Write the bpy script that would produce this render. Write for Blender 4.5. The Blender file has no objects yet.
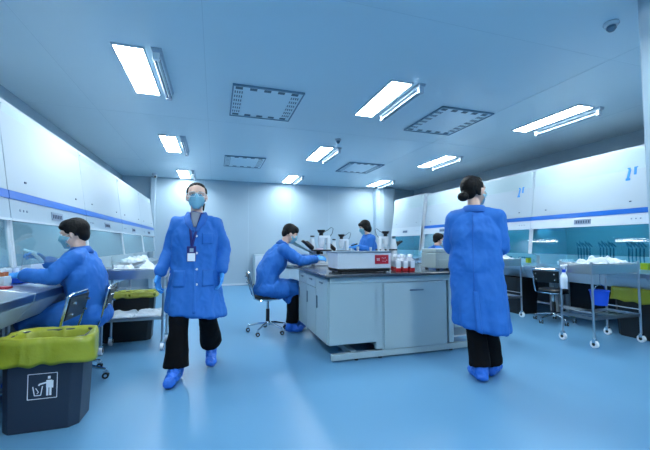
import bpy, math, random
from mathutils import Vector, Matrix, noise
from mathutils.bvhtree import BVHTree
PI = math.pi
C = bpy.context.scene.collection
R = math.radians

# ---------------------------------------------------------------- camera
F = 350.0
YAW = math.atan(110 / 350); PITCH = math.atan(19 / 350)
cd = bpy.data.cameras.new('camera'); cam = bpy.data.objects.new('camera', cd); C.objects.link(cam)
cam.location = (0, 0, 1.15)
cam.rotation_euler = (PI / 2 + PITCH, 0, -YAW)
cd.sensor_fit = 'HORIZONTAL'; cd.sensor_width = 36; cd.lens = F / 650 * 36; cd.clip_start = .05
bpy.context.scene.camera = cam
# ---------------------------------------------------------------- world, exposure
w = bpy.data.worlds.new('world'); bpy.context.scene.world = w; w.use_nodes = True
w.node_tree.nodes['Background'].inputs[0].default_value = (.25, .5, .8, 1)
w.node_tree.nodes['Background'].inputs[1].default_value = .3
vs = bpy.context.scene.view_settings
vs.view_transform = 'Standard'; vs.look = 'None'; vs.gamma = 1; vs.use_curve_mapping = False
vs.exposure = 0.95
PANEL_POWER = 26.0
PANEL_COL = (.87, .965, 1.0)

# ---------------------------------------------------------------- materials
def lin(c):
    c = c / 255
    return c / 12.92 if c <= .04045 else ((c + .055) / 1.055) ** 2.4
def mat(name, rgb, rough=.5, metal=0, bump=0, bscale=40, vary=0, vscale=6, coat=0, spec=.5, alpha=1, trans=0, emit=None, es=0, sheen=0):
    m = bpy.data.materials.new(name); m.use_nodes = True
    nt = m.node_tree; b = nt.nodes['Principled BSDF']
    col = tuple(lin(v) for v in rgb) + (1,)
    b.inputs['Base Color'].default_value = col
    b.inputs['Roughness'].default_value = rough; b.inputs['Metallic'].default_value = metal
    b.inputs['Specular IOR Level'].default_value = spec
    b.inputs['Coat Weight'].default_value = coat; b.inputs['Coat Roughness'].default_value = .1
    if trans: b.inputs['Transmission Weight'].default_value = trans
    if sheen: b.inputs['Sheen Weight'].default_value = sheen
    tc = nt.nodes.new('ShaderNodeTexCoord')
    if vary:
        n = nt.nodes.new('ShaderNodeTexNoise'); n.inputs['Scale'].default_value = vscale; n.inputs['Detail'].default_value = 3
        nt.links.new(tc.outputs['Object'], n.inputs['Vector'])
        mx = nt.nodes.new('ShaderNodeMix'); mx.data_type = 'RGBA'
        mx.inputs[6].default_value = tuple(v * (1 - vary) for v in col[:3]) + (1,)
        mx.inputs[7].default_value = tuple(min(1, v * (1 + vary)) for v in col[:3]) + (1,)
        nt.links.new(n.outputs['Fac'], mx.inputs[0]); nt.links.new(mx.outputs[2], b.inputs['Base Color'])
    if bump:
        n2 = nt.nodes.new('ShaderNodeTexNoise'); n2.inputs['Scale'].default_value = bscale; n2.inputs['Detail'].default_value = 4
        nt.links.new(tc.outputs['Object'], n2.inputs['Vector'])
        bp = nt.nodes.new('ShaderNodeBump'); bp.inputs['Strength'].default_value = bump; bp.inputs['Distance'].default_value = .01
        nt.links.new(n2.outputs['Fac'], bp.inputs['Height']); nt.links.new(bp.outputs[0], b.inputs['Normal'])
    if emit:
        b.inputs['Emission Color'].default_value = tuple(emit) + (1,); b.inputs['Emission Strength'].default_value = es
    return m
def glassmat(name, rgb, tint=.9, rough=.03, refl=1.0, veil=0):
    m = bpy.data.materials.new(name); m.use_nodes = True; nt = m.node_tree
    for n in list(nt.nodes): nt.nodes.remove(n)
    out = nt.nodes.new('ShaderNodeOutputMaterial'); tr = nt.nodes.new('ShaderNodeBsdfTransparent')
    gl = nt.nodes.new('ShaderNodeBsdfGlossy'); gl.inputs['Roughness'].default_value = rough
    tr.inputs[0].default_value = tuple(lin(v) for v in rgb) + (1,)
    fr = nt.nodes.new('ShaderNodeFresnel'); fr.inputs[0].default_value = 1.6
    mx = nt.nodes.new('ShaderNodeMixShader')
    ge = nt.nodes.new('ShaderNodeNewGeometry'); mu = nt.nodes.new('ShaderNodeMath'); mu.operation = 'MULTIPLY_ADD'
    nt.links.new(ge.outputs['Backfacing'], mu.inputs[0]); mu.inputs[1].default_value = -1; mu.inputs[2].default_value = 1
    m3 = nt.nodes.new('ShaderNodeMath'); m3.operation = 'MULTIPLY'; nt.links.new(mu.outputs[0], m3.inputs[0]); nt.links.new(fr.outputs[0], m3.inputs[1])
    nt.links.new(m3.outputs[0], mx.inputs[0]); nt.links.new(tr.outputs[0], mx.inputs[1]); nt.links.new(gl.outputs[0], mx.inputs[2])
    last = mx
    if veil:
        df = nt.nodes.new('ShaderNodeBsdfDiffuse'); df.inputs[0].default_value = (.75, .85, .9, 1)
        m2 = nt.nodes.new('ShaderNodeMixShader'); m2.inputs[0].default_value = veil
        nt.links.new(mx.outputs[0], m2.inputs[1]); nt.links.new(df.outputs[0], m2.inputs[2]); last = m2
    nt.links.new(last.outputs[0], out.inputs[0])
    return m
M = dict(
    ceiling=mat('ceiling_panel', (200, 222, 232), .3, vary=.04, vscale=.6, spec=.6),
    seam=mat('ceiling_seam', (186, 209, 220), .5),
    wall=mat('wall_panel', (160, 182, 197), .55, spec=.25, vary=.02, vscale=.7),
    white=mat('white_enamel', (200, 212, 222), .25, vary=.02, coat=.3),
    fascia=mat('white_fascia', (170, 186, 198), .45, spec=.35),
    grey=mat('grey_enamel', (170, 190, 205), .35, vary=.03),
    pane_grey=mat('control_band', (150, 172, 188), .3),
    stripe=mat('blue_stripe', (0, 98, 192), .3),
    steel=mat('brushed_steel', (190, 198, 205), .28, 1, bump=.05, bscale=80),
    chrome=mat('chrome', (215, 222, 228), .12, 1),
    dsteel=mat('dull_steel', (120, 140, 155), .4, 1),
    bench=mat('bench_panel', (158, 182, 190), .35, vary=.02),
    slot=mat('slot_shadow', (84, 108, 124), .6),
    ventf=mat('vent_frame', (110, 140, 160), .5),
    cgrey=mat('grey_green_enamel', (150, 168, 170), .4),
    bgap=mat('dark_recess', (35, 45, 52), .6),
    top=mat('black_worktop', (52, 62, 72), .22, coat=.3, vary=.1, vscale=12),
    black=mat('black_plastic', (14, 15, 18), .4),
    vinyl=mat('black_vinyl', (16, 18, 21), .35, bump=.1, bscale=60),
    rubber=mat('grey_rubber', (60, 66, 72), .6),
    bin=mat('charcoal_bin', (36, 48, 66), .42, bump=.08, bscale=120),
    dbin=mat('black_bin', (15, 20, 25), .45, bump=.05, bscale=100),
    bag=mat('yellow_bag', (146, 154, 40), .34, bump=.5, bscale=14, vary=.12, vscale=9),
    coat=mat('blue_coat', (30, 106, 190), .75, bump=.1, bscale=40, vary=.05, vscale=5),
    coatd=mat('blue_coat_seam', (26, 96, 178), .75),
    pants=mat('black_trousers', (5, 6, 11), .85, spec=.2, bump=.15, bscale=40),
    glove=mat('blue_glove', (58, 150, 225), .4, bump=.15, bscale=60),
    cover=mat('shoe_cover', (38, 110, 214), .45, bump=.5, bscale=35, coat=.1),
    mask=mat('face_mask', (136, 194, 214), .7, bump=.1, bscale=90),
    skin=mat('skin', (224, 184, 164), .5, vary=.04, vscale=20),
    hair=mat('black_hair', (8, 8, 10), .6, bump=.3, bscale=120, spec=.25),
    eye=mat('dark_eye', (20, 15, 14), .2),
    shirt=mat('grey_shirt', (130, 140, 155), .8),
    navy=mat('navy_lanyard', (28, 34, 110), .6),
    red=mat('red_plastic', (176, 30, 48), .35),
    medium=mat('red_medium', (196, 34, 40), .2),
    pink=mat('pale_pink', (214, 190, 205), .5),
    paper=mat('white_wrap', (196, 208, 218), .6, bump=.5, bscale=30, vary=.08, vscale=20),
    label=mat('white_label', (235, 240, 245), .5),
    display=mat('display_grey', (120, 140, 165), .3),
    ink=mat('dark_ink', (40, 60, 90), .5),
    logo=mat('blue_logo', (50, 140, 215), .4),
    bucket=mat('blue_bucket', (24, 84, 215), .35),
    teal=mat('teal_tubing', (60, 130, 150), .3),
    yel=mat('yellow_plastic', (215, 215, 40), .4),
    clear=mat('clear_plastic', (208, 214, 224), .2, trans=.25),
    orange=mat('orange_cap', (210, 110, 60), .4),
    panel=mat('lamp_panel', (255, 255, 255), .5, emit=PANEL_COL, es=PANEL_POWER),
    lampL=mat('cabinet_lamp', (255, 255, 255), .5, emit=(.8, .93, 1), es=12),
    lampR=mat('cyan_lamp', (255, 255, 255), .5, emit=(.25, .68, 1.0), es=12),
    tube=mat('lamp_tube', (150, 168, 182), .2),
    glassL=glassmat('sash_glass', (205, 226, 232), veil=.06),
    glassR=glassmat('teal_glass', (178, 216, 222)),
    goggle=glassmat('goggle_lens', (235, 240, 245)),
    inner=mat('cabinet_inside', (176, 198, 204), .4, 0),
)
def floor_mat():
    m = mat('epoxy_floor', (92, 145, 182), .37, vary=.05, vscale=.8, spec=.45)
    return m
M['floor'] = floor_mat()

# ---------------------------------------------------------------- mesh helpers
class MB:
    def __init__(s): s.v = []; s.f = []
    def add(s, vs, fs, T=None):
        o = len(s.v)
        s.v += [tuple(T @ Vector(v)) if T else tuple(v) for v in vs]
        s.f += [tuple(i + o for i in f) for f in fs]
        return s
    def box(s, x0, x1, y0, y1, z0, z1, T=None):
        x0, x1 = min(x0, x1), max(x0, x1); y0, y1 = min(y0, y1), max(y0, y1); z0, z1 = min(z0, z1), max(z0, z1)
        vs = [(x, y, z) for z in (z0, z1) for y in (y0, y1) for x in (x0, x1)]
        return s.add(vs, [(0, 2, 3, 1), (4, 5, 7, 6), (0, 1, 5, 4), (2, 6, 7, 3), (0, 4, 6, 2), (1, 3, 7, 5)], T)
    def cbox(s, c, sz, T=None): return s.box(c[0]-sz[0]/2, c[0]+sz[0]/2, c[1]-sz[1]/2, c[1]+sz[1]/2, c[2]-sz[2]/2, c[2]+sz[2]/2, T)
    def prism(s, pts, lo, hi, axis='y', T=None):
        n = len(pts)
        def P(p, t):
            if axis == 'y': return (p[0], t, p[1])
            if axis == 'x': return (t, p[0], p[1])
            return (p[0], p[1], t)
        vs = [P(p, lo) for p in pts] + [P(p, hi) for p in pts]
        fs = [tuple(range(n))[::-1], tuple(range(n, 2*n))] + [(i, (i+1) % n, n+(i+1) % n, n+i) for i in range(n)]
        return s.add(vs, fs, T)
    def loft(s, rings, seg=16):
        """rings: (center, u, v) with u, v half axis vectors; closed with caps"""
        vs = []; fs = []
        for c, u, v in rings:
            for k in range(seg):
                a = 2*PI*k/seg
                vs.append(tuple(Vector(c) + Vector(u)*math.cos(a) + Vector(v)*math.sin(a)))
        for i in range(len(rings)-1):
            for k in range(seg):
                fs.append((i*seg+k, i*seg+(k+1) % seg, (i+1)*seg+(k+1) % seg, (i+1)*seg+k))
        fs.append(tuple(range(seg))[::-1]); fs.append(tuple((len(rings)-1)*seg+k for k in range(seg)))
        return s.add(vs, fs)
    def cyl(s, p0, p1, r0, r1=None, seg=16):
        r1 = r0 if r1 is None else r1
        p0 = Vector(p0); p1 = Vector(p1); d = (p1-p0).normalized()
        u = d.orthogonal().normalized(); v = d.cross(u)
        return s.loft([(p0, u*r0, v*r0), (p1, u*r1, v*r1)], seg)
    def cap(s, p0, p1, r0, r1=None, seg=14, flat=None):
        """tapered capsule; flat=(axis vector, factor) squashes the cross-section along the axis"""
        r1 = r0 if r1 is None else r1
        p0 = Vector(p0); p1 = Vector(p1); d = (p1-p0)
        d = d.normalized() if d.length > 1e-6 else Vector((0, 0, 1))
        if flat:
            fa = Vector(flat[0]); v = (fa - d*fa.dot(d)).normalized(); u = v.cross(d); k = flat[1]
        else:
            u = d.orthogonal().normalized(); v = d.cross(u); k = 1
        rings = []
        for a in (-80, -60, -40, -20, 0): rr = r0*math.cos(R(a)); rings.append((p0 + d*r0*math.sin(R(a)), u*rr, v*rr*k))
        for a in (0, 20, 40, 60, 80): rr = r1*math.cos(R(a)); rings.append((p1 + d*r1*math.sin(R(a)), u*rr, v*rr*k))
        return s.loft(rings, seg)
    def limb(s, pts, rs, **k):
        for i in range(len(pts)-1): s.cap(pts[i], pts[i+1], rs[i], rs[i+1], **k)
        return s
    def ell(s, c, r, rot=None, seg=18):
        rot = rot or Matrix.Identity(3); c = Vector(c); rings = []
        for a in range(-80, 81, 16):
            k = math.cos(R(a))
            rings.append((c + rot @ Vector((0, 0, r[2]*math.sin(R(a)))), rot @ Vector((r[0]*k, 0, 0)), rot @ Vector((0, r[1]*k, 0))))
        return s.loft(rings, seg)
    def tube(s, path, r, seg=8, closed=False):
        P = [Vector(p) for p in path]; n = len(P); rings = []
        up = None
        for i in range(n):
            d = (P[min(i+1, n-1)] - P[max(i-1, 0)]).normalized()
            if up is None: up = d.orthogonal().normalized()
            u = (up - d*up.dot(d)).normalized(); up = u; v = d.cross(u)
            rr = r[i] if isinstance(r, (list, tuple)) else r
            rings.append((P[i], u*rr, v*rr))
        return s.loft(rings, seg)
    def lathe(s, prof, c=(0, 0, 0), seg=20):
        c = Vector(c)
        return s.loft([(c + Vector((0, 0, z)), Vector((r, 0, 0)), Vector((0, r, 0))) for r, z in prof], seg)
    def mesh(s, name, normals=True):
        me = bpy.data.meshes.new(name); me.from_pydata(s.v, [], s.f); me.update()
        if normals:
            import bmesh
            b = bmesh.new(); b.from_mesh(me); bmesh.ops.recalc_face_normals(b, faces=b.faces); b.to_mesh(me); b.free()
        return me
    def build(s, name, m, parent=None, bevel=0, smooth=None, bseg=2):
        me = s.mesh(name); o = bpy.data.objects.new(name, me); C.objects.link(o)
        me.materials.append(M[m] if isinstance(m, str) else m)
        if parent: o.parent = parent
        if bevel:
            md = o.modifiers.new('bevel', 'BEVEL'); md.width = bevel; md.segments = bseg; md.limit_method = 'ANGLE'; md.angle_limit = R(40)
        if smooth is None: smooth = False
        if smooth: me.shade_smooth()
        elif bevel == 0 and any(len(f) > 8 for f in s.f):
            me.set_sharp_from_angle(angle=R(40))
            for p in me.polygons: p.use_smooth = True
        return o
    def blob(s, name, m, parent=None, voxel=.01, it=6, nz=(), fac=.5):
        """fuse all shells into one continuous skin, smooth it, and add cloth-like relief"""
        me = s.mesh('tmp'); o = bpy.data.objects.new('tmp', me); C.objects.link(o)
        r = o.modifiers.new('r', 'REMESH'); r.mode = 'VOXEL'; r.voxel_size = voxel; r.adaptivity = 0
        sm = o.modifiers.new('s', 'SMOOTH'); sm.factor = fac; sm.iterations = it
        dg = bpy.context.evaluated_depsgraph_get(); dg.update()
        ev = o.evaluated_get(dg); new = bpy.data.meshes.new_from_object(ev)
        bpy.data.objects.remove(o); bpy.data.meshes.remove(me)
        if nz:
            ns = [v.normal.copy() for v in new.vertices]
            for v, n in zip(new.vertices, ns):
                p = v.co.copy(); d = 0
                for amp, sx, sy, sz, seed in nz:
                    q = Vector((p.x*sx+seed, p.y*sy, p.z*sz)); d += amp*(1-abs(noise.noise(q))*2.2)
                v.co = p + n*(d)
        new.name = name; new.materials.clear(); new.materials.append(M[m] if isinstance(m, str) else m)
        ob = bpy.data.objects.new(name, new); C.objects.link(ob)
        if parent: ob.parent = parent
        new.shade_smooth()
        return ob

def tag(o, label=None, cat=None, group=None, kind=None):
    if label: o['label'] = label
    if cat: o['category'] = cat
    if group: o['group'] = group
    if kind: o['kind'] = kind
    return o
def thing(name, label, cat, loc=(0, 0, 0), rz=0, group=None):
    o = bpy.data.objects.new(name, None); C.objects.link(o); o.empty_display_size = .1
    o.location = loc; o.rotation_euler = (0, 0, rz)
    return tag(o, label, cat, group)
def copy_tree(o, parent=None):
    c = o.copy(); C.objects.link(c)
    if parent: c.parent = parent
    for ch in list(o.children): copy_tree(ch, c)
    return c
def put(proto, used, loc, rz, label, group=None):
    o = proto if not used else copy_tree(proto)
    o.location = loc; o.rotation_euler = (0, 0, rz); o['label'] = label
    if group: o['group'] = group
    return o
def struct(name, mb, m, **k):
    o = mb.build(name, m, **k); o['kind'] = 'structure'; return o

# ================================================================ SETTING
XL, XR, YB, YF, CZ = -2.3, 6.27, 10.1, -2.6, 2.92
fl = struct('floor', MB().box(XL-.1, XR+.1, YF-.1, YB+.1, -.1, 0), 'floor')
cl = MB().box(XL-.1, XR+.1, YF-.1, YB+.1, CZ, CZ+.1)
struct('ceiling', cl, 'ceiling')
sm = MB()
for k, x in enumerate((-1.5, -.12, 3.6, 5.15)): sm.box(x-.003, x+.003, YF, YB, CZ-.0015, CZ+.001)
for y in (2.3, 5.2, 8.1): sm.box(XL, XR, y-.002, y+.002, CZ-.0012, CZ+.001)
struct('trim_1', sm, 'seam')
struct('wall_left', MB().box(XL-.1, XL, YF, YB, 0, CZ), 'wall')
struct('wall_right', MB().box(XR, XR+.1, YF, YB, 0, CZ), 'wall')
struct('wall_back', MB().box(XL-.1, XR+.1, YB, YB+.1, 0, CZ), 'wall')
struct('wall_front', MB().box(XL-.1, XR+.1, YF-.1, YF, 0, CZ), 'wall')
struct('baseboard_back', MB().box(XL, XR, YB-.02, YB, 0, .05), 'white', bevel=.008)
# wall joints and pilasters
pj = MB()
for x in (-.3, .9, 2.1, 3.3): pj.box(x-.003, x+.003, YB-.002, YB+.001, .05, CZ)
struct('trim_2', pj, 'seam')
struct('trim_3', MB().box(-1.62, -1.5, YB-.14, YB, 0, CZ), 'wall', bevel=.02)
struct('trim_4', MB().prism([(4.78, YB+.05), (4.78, YB-.2), (4.86, YB-.3), (4.98, YB-.34), (5.3, YB-.34), (5.42, YB-.28), (5.42, YB+.05)], 0, CZ, 'z'), 'wall', bevel=.05, bseg=4)
struct('trim_5', MB().box(2.855, 3.1, 1.3, 1.64, 0, CZ), 'wall', bevel=.02)

# ---- ceiling light panels
def light():
    t = thing('ceiling_light', '', 'ceiling light')
    f = MB()
    for a in ((-.135, -.12, -.53, .53), (.12, .135, -.53, .53), (-.12, .12, -.53, -.515), (-.12, .12, .515, .53)): f.box(*a, -.018, 0)
    f.build('frame', 'white', t)
    MB().box(-.12, .12, -.515, .515, -.012, -.002).build('diffuser', 'panel', t)
    return t
def batten():
    t = thing('batten_lamp', '', 'lamp')
    h = MB().prism([(-.045, 0), (.045, 0), (.03, -.035), (-.03, -.035)], -.5, .5, 'y'); h.build('housing', 'grey', t)
    for y in (-.46, .46): MB().box(-.03, .03, y-.02, y+.02, -.10, -.03).build('bracket', 'white', t, bevel=.005)
    for x in (-.018, .018): MB().cyl((x, -.44, -.078), (x, .44, -.078), .013).build('tube', 'tube', t)
    return t
L0 = light(); B0 = batten()
cols = [(-.77, 'left', 0), (1.92, 'middle', -.11), (4.5, 'right', -.23)]
rows = [(3.93, 'nearest'), (6.65, 'second'), (9.45, 'farthest'), (1.2, 'first behind the view'), (-1.5, 'last behind the view')]
u = False
for y, rn in rows:
    for x, cn, dy in cols:
        if y > 5: dy -= .03*(1 if x > 0 else 0)
        put(L0, u, (x, y+dy, CZ), 0, f'{rn} bright white ceiling light panel in the {cn} row', 'ceiling light panels')
        put(B0, u, (x+.235, y+dy-.05, CZ), 0, f'slim unlit batten lamp beside the {rn} {cn} ceiling light panel', 'batten lamps beside the panels')
        u = True
# ---- vents
def vent():
    t = thing('ceiling_vent', '', 'vent')
    f = MB()
    f.box(-.4, .4, -.47, .47, -.012, 0)
    e = MB()
    for a in ((-.41, .41, -.485, -.465), (-.41, .41, .465, .485), (-.41, -.395, -.47, .47), (.395, .41, -.47, .47)): e.box(*a, -.02, 0)
    e.build('frame', 'ventf', t)
    s = f
    for i in range(5):
        for yy in (-.41, .41): s.box(-.34+i*.16-.035, -.34+i*.16+.045, yy-.03, yy+.03, -.0145, -.011)
    for i in range(6):
        for xx in (-.33, .33):
            for k in range(4): s.box(xx-.05+k*.026, xx-.038+k*.026, -.3+i*.12-.03, -.3+i*.12+.03, -.0145, -.011)
    pn = f.build('panel', 'ceiling', t); pn.data.materials.append(M['slot'])
    for p in pn.data.polygons[6:]: p.material_index = 1
    return t
V0 = vent()
for i, (x, y, l) in enumerate([(.57, 4.38, 'large square perforated ceiling vent left of centre nearest the camera'), (3.17, 4.23, 'large square perforated ceiling vent right of the middle light'),
                    (.57, 7.65, 'small looking far ceiling vent left of the middle lights'), (3.17, 7.45, 'far ceiling vent right of the second middle light')]):
    put(V0, i > 0, (x, y, CZ), 0, l, 'perforated ceiling vents')
def sensor(x, y, label, name='smoke_detector', cat='detector'):
    t = thing(name, label, cat, (x, y, CZ))
    MB().lathe([(.05, 0), (.055, -.012), (.045, -.03)], seg=20).build('base', 'white', t)
    MB().lathe([(.03, -.03), (.034, -.05), (.02, -.07), (.004, -.075)], seg=16).build('sensor_head', 'dsteel', t)
    return t
sensor(1.96, 5.5, 'small round detector hanging from the ceiling near the second middle light')
sensor(3.0, 1.9, 'round ceiling detector at the top right corner by the pillar')
t = thing('security_camera', 'small white dome camera with black lens under the ceiling at the back', 'camera', (-1.46, 9.6, CZ))
MB().lathe([(.07, 0), (.07, -.03), (.05, -.05)]).build('base', 'white', t)
MB().ell((0, 0, -.07), (.055, .055, .055)).build('housing', 'white', t, smooth=True)
MB().ell((.008, -.04, -.085), (.028, .025, .028)).build('lens', 'black', t, smooth=True)

# ================================================================ CABINETS
def cabinet(side, y0, y1, xf, label, group, topz=2.2, gt=1.32, st=(1.47, 1.53), lean=.14, logo=False, stripe=True, sashb=1.0, depth=.76, lamp='lampL', glass='glassL'):
    """local frame: d = distance into the cabinet from the front plane, s = sign of world x for depth"""
    s = -1 if side == 'left' else 1
    yc = (y0+y1)/2; hw = (y1-y0)/2-.004
    t = thing('biosafety_cabinet', label, 'cabinet', (xf, yc, 0), 0, group)
    D = lambda z: lean*(z-1.3)
    def pr(mb, pts, a, b): return mb.prism([(s*d, z) for d, z in pts], a, b, 'y')
    # housing: side walls, back, roof
    pts = [(.14, .78), (.14, .96), (D(1.0)+.01, 1.0), (D(gt), gt), (D(topz)+.012, topz), (depth, topz), (depth, .78)]
    for y in (-hw, hw-.03): pr(MB(), pts, y, y+.03).build('side_panel', 'white', t)
    pr(MB(), [(D(topz)+.015, topz-.02), (D(topz)+.012, topz), (depth, topz), (depth, topz-.02)], -hw+.03, hw-.03).build('roof_panel', 'white', t)
    pr(MB(), [(depth-.02, .78), (depth-.02, topz-.02), (depth, topz-.02), (depth, .78)], -hw+.03, hw-.03).build('back_panel', 'inner', t)
    # upper door, stripe, control band
    def slab(za, zb, off, th, ya=-hw, yb=hw):
        return pr(MB(), [(D(za)+off, za), (D(zb)+off, zb), (D(zb)+off+th, zb), (D(za)+off+th, za)], ya, yb)
    lo = st[1] if stripe else st[0]
    slab(lo, topz, -.012, .03).build('upper_door', 'fascia', t, bevel=.004)
    if stripe: slab(st[0], st[1], -.016, .03).build('stripe', 'stripe', t)
    slab(gt+.012, st[0], -.012, .05).build('control_band', 'pane_grey' if side == 'left' else 'white', t, bevel=.003)
    slab(gt-.006, gt+.012, -.02, .06).build('light_strip' if side == 'left' else 'edge_strip', 'white', t)
    nzc = (gt+st[0])/2
    c = t
    dp = slab(nzc-.035, nzc+.035, -.016, .01, -.12, .12); dp.build('display', 'display', t)
    k = MB()
    for i in range(6): k.add(*[(lambda b: (b.v, b.f))(slab(nzc-.02, nzc+.015, -.019, .01, -.1+i*.035, -.085+i*.035))][0])
    k.build('display_marks', 'ink', t)
    for i in range(3):
        slab(nzc-.008, nzc+.008, -.016, .012, -hw+.12+i*.05, -hw+.135+i*.05).build('button', 'display', t)
    for z in (st[1]+.09, topz-.08)[:1]:
        for y in (-hw+.25, hw-.25):
            b_ = slab(z-.007, z+.007, -.018, .02, y-.012, y+.012); b_.build('lock', 'ink', t)
    if logo:
        lg = MB(); zz = topz-.28; yy = hw-.22 if side == 'left' else -hw+.24
        # two curved arrow-like strokes, one either side, over a short stem
        for path in ([(-.08, .055), (-.045, .045), (-.02, -.01), (-.035, -.14)], [(-.03, .105), (.0, .10), (.022, .05), (.02, -.09)], [(.085, .09), (.05, .04), (.022, .0)], [(-.05, -.14), (-.015, -.14)]):
            for (a, b), (a2, b2) in zip(path, path[1:]):
                a, a2 = -s*a*1.5, -s*a2*1.5
                n_ = Vector((a2-a, b2-b)).normalized(); px, pz = -n_.y*.015, n_.x*.015
                q = [(yy+a+px, zz+b+pz), (yy+a2+px, zz+b2+pz), (yy+a2-px, zz+b2-pz), (yy+a-px, zz+b-pz)]
                vs = [(s*(D(z)-.0135), y, z) for y, z in q] + [(s*(D(z)-.0165), y, z) for y, z in q]
                lg.add(vs, [(0, 1, 2, 3), (7, 6, 5, 4), (0, 4, 5, 1), (1, 5, 6, 2), (2, 6, 7, 3), (3, 7, 4, 0)])
        lg.build('logo', 'logo', t)
    # sash
    slab(sashb, gt, .012, .006, -hw+.025, hw-.025).build('sash_glass', glass, t)
    for y in (-hw, hw-.025): slab(.985, gt, .0, .04, y, y+.025).build('sash_post', 'white', t, bevel=.004)
    slab(sashb-.006, sashb, .010, .01, -hw+.025, hw-.025).build('sash_edge', 'glassL', t)
    # interior
    pr(MB(), [(.03, .795), (.03, .81), (depth-.02, .81), (depth-.02, .795)], -hw+.03, hw-.03).build('work_surface', 'steel', t)
    pr(MB(), [(-.16, .74), (-.17, .80), (.06, .835), (.06, .78), (-.10, .74)], -hw, hw).build('front_ledge', 'steel', t, bevel=.006)
    pr(MB(), [(-.155, .74), (-.06, .60), (-.0, .60), (-.05, .74)], -hw, hw).build('base_apron', 'grey', t, bevel=.006)
    pr(MB(), [(.0, .60), (.0, .79), (depth, .79), (depth, .60)], -hw, hw).build('base_box', 'grey', t)
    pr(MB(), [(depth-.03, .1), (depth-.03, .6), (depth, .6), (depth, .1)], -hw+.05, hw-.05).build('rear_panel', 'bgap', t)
    pr(MB(), [(.1, gt+.02), (.1, topz-.04), (.14, topz-.04), (.14, gt+.02)], -hw+.03, hw-.03).build('plenum', 'inner', t)
    pr(MB(), [(.14, gt+.10), (.14, gt+.12), (depth-.02, gt+.12), (depth-.02, gt+.10)], -hw+.03, hw-.03).build('filter_ceiling', 'inner', t)
    MB().cyl((s*.17, -hw+.1, gt+.075), (s*.17, hw-.1, gt+.075), .015).build('lamp_tube', lamp, t)
    for y in (-hw+.02, hw-.07):
        for d in (.45, depth-.07):
            l = MB().box(s*d, s*(d+.05), y, y+.05, .03, .6); l.build('leg', 'white', t)
            MB().cyl((s*(d+.025), y+.025, 0), (s*(d+.025), y+.025, .03), .025).build('foot', 'rubber', t)
    pr(MB(), [(depth-.3, .12), (depth-.3, .15), (depth-.26, .15), (depth-.26, .12)], -hw+.07, hw-.07).build('stretcher', 'white', t)
    return t
XLF, XRF = -1.37, 4.98
gl = 'biosafety cabinets along the left wall'; gr = 'biosafety cabinets along the right wall'
cabinet('left', 1.42, 2.99, XLF, 'white biosafety cabinet at the left picture edge, nearest the camera', gl)
cabinet('left', 2.99, 4.53, XLF, 'white biosafety cabinet the seated man in blue works in', gl)
cabinet('left', 4.53, 6.12, XLF, 'white biosafety cabinet right of the seated man on the left', gl)
cabinet('left', 6.12, 7.7, XLF, 'left wall biosafety cabinet third from the back wall pilaster, half hidden', gl)
cabinet('left', 7.7, 9.1, XLF, 'farthest biosafety cabinet on the left wall', gl)
kw = dict(topz=2.4, gt=1.40, st=(1.535, 1.60), lamp='lampR', glass='glassR', logo=True)
cabinet('right', 1.12, 2.80, XRF, 'right wall biosafety cabinet hidden past the pillar', gr, **kw)
cabinet('right', 2.80, 4.5, XRF, 'teal lit biosafety cabinet at the right picture edge behind the trolley', gr, **kw)
cabinet('right', 4.5, 6.1, XRF, 'white biosafety cabinet right behind the standing woman with hair bun', gr, **kw)
cabinet('right', 6.1, 7.62, XRF, 'right wall biosafety cabinet the far seated person works at', gr, topz=2.4, gt=1.40, st=(1.535, 1.60), lamp='lampL', glass='glassL', logo=False)
cabinet('right', 7.66, 9.2, XRF-.06, 'farthest right cabinet without blue stripe and with pale teal window', gr, topz=2.44, gt=1.37, st=(1.60, 1.62), stripe=False, lamp='lampR', glass='glassR')

# ================================================================ CENTRAL BENCH
BX0, BX1, BY0, BY1, BZ = 1.02, 3.02, 3.22, 5.5, .85
t = thing('laboratory_bench', 'pale blue grey island bench with black worktop in the middle of the room', 'bench', (0, 0, 0))
MB().box(BX0, BX1, BY0, BY1, BZ-.03, BZ).build('worktop', 'top', t, bevel=.006)
fr = MB()
for y in (BY0+.05, 4.5, BY1-.1):
    fr.box(BX0+(.08 if y < 4 else .3), BX1-.03, y, y+.05, .015, .075)
fr.box(BX0+.55, BX0+.62, BY0+.05, BY0+.1, .09, BZ-.03); fr.box(2.44, 2.5, BY0+.05, BY0+.1, .09, BZ-.03)
fr.box(BX0+.55, BX0+.62, BY1-.1, BY1-.05, .09, BZ-.03); fr.box(2.44, 2.5, BY1-.1, BY1-.05, .09, BZ-.03)
fr.box(BX0+.05, BX1-.05, BY0+.04, BY0+.1, BZ-.09, BZ-.03); fr.box(BX0+.05, BX1-.05, BY1-.1, BY1-.05, BZ-.09, BZ-.03)
fr.box(BX0+.3, BX0+.36, BY0+.1, BY1-.1, .015, .075)
fr.build('frame', 'bench', t, bevel=.004)
for x in (BX0+.32, 1.6, 2.45, 2.9):
    for y in (BY0+.07, BY1-.08): MB().cyl((x+.02, y, 0), (x+.02, y, .018), .02).build('foot', 'rubber', t)
def unit(x0, x1, y0, y1, z0, z1, doors, name='cabinet_unit'):
    MB().box(x0, x1, y0, y1, z0, z1).build(name, 'bench', t, bevel=.003)
unit(BX0+.05, 1.58, BY0+.05, 4.5, .165, BZ-.035, 0)
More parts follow.
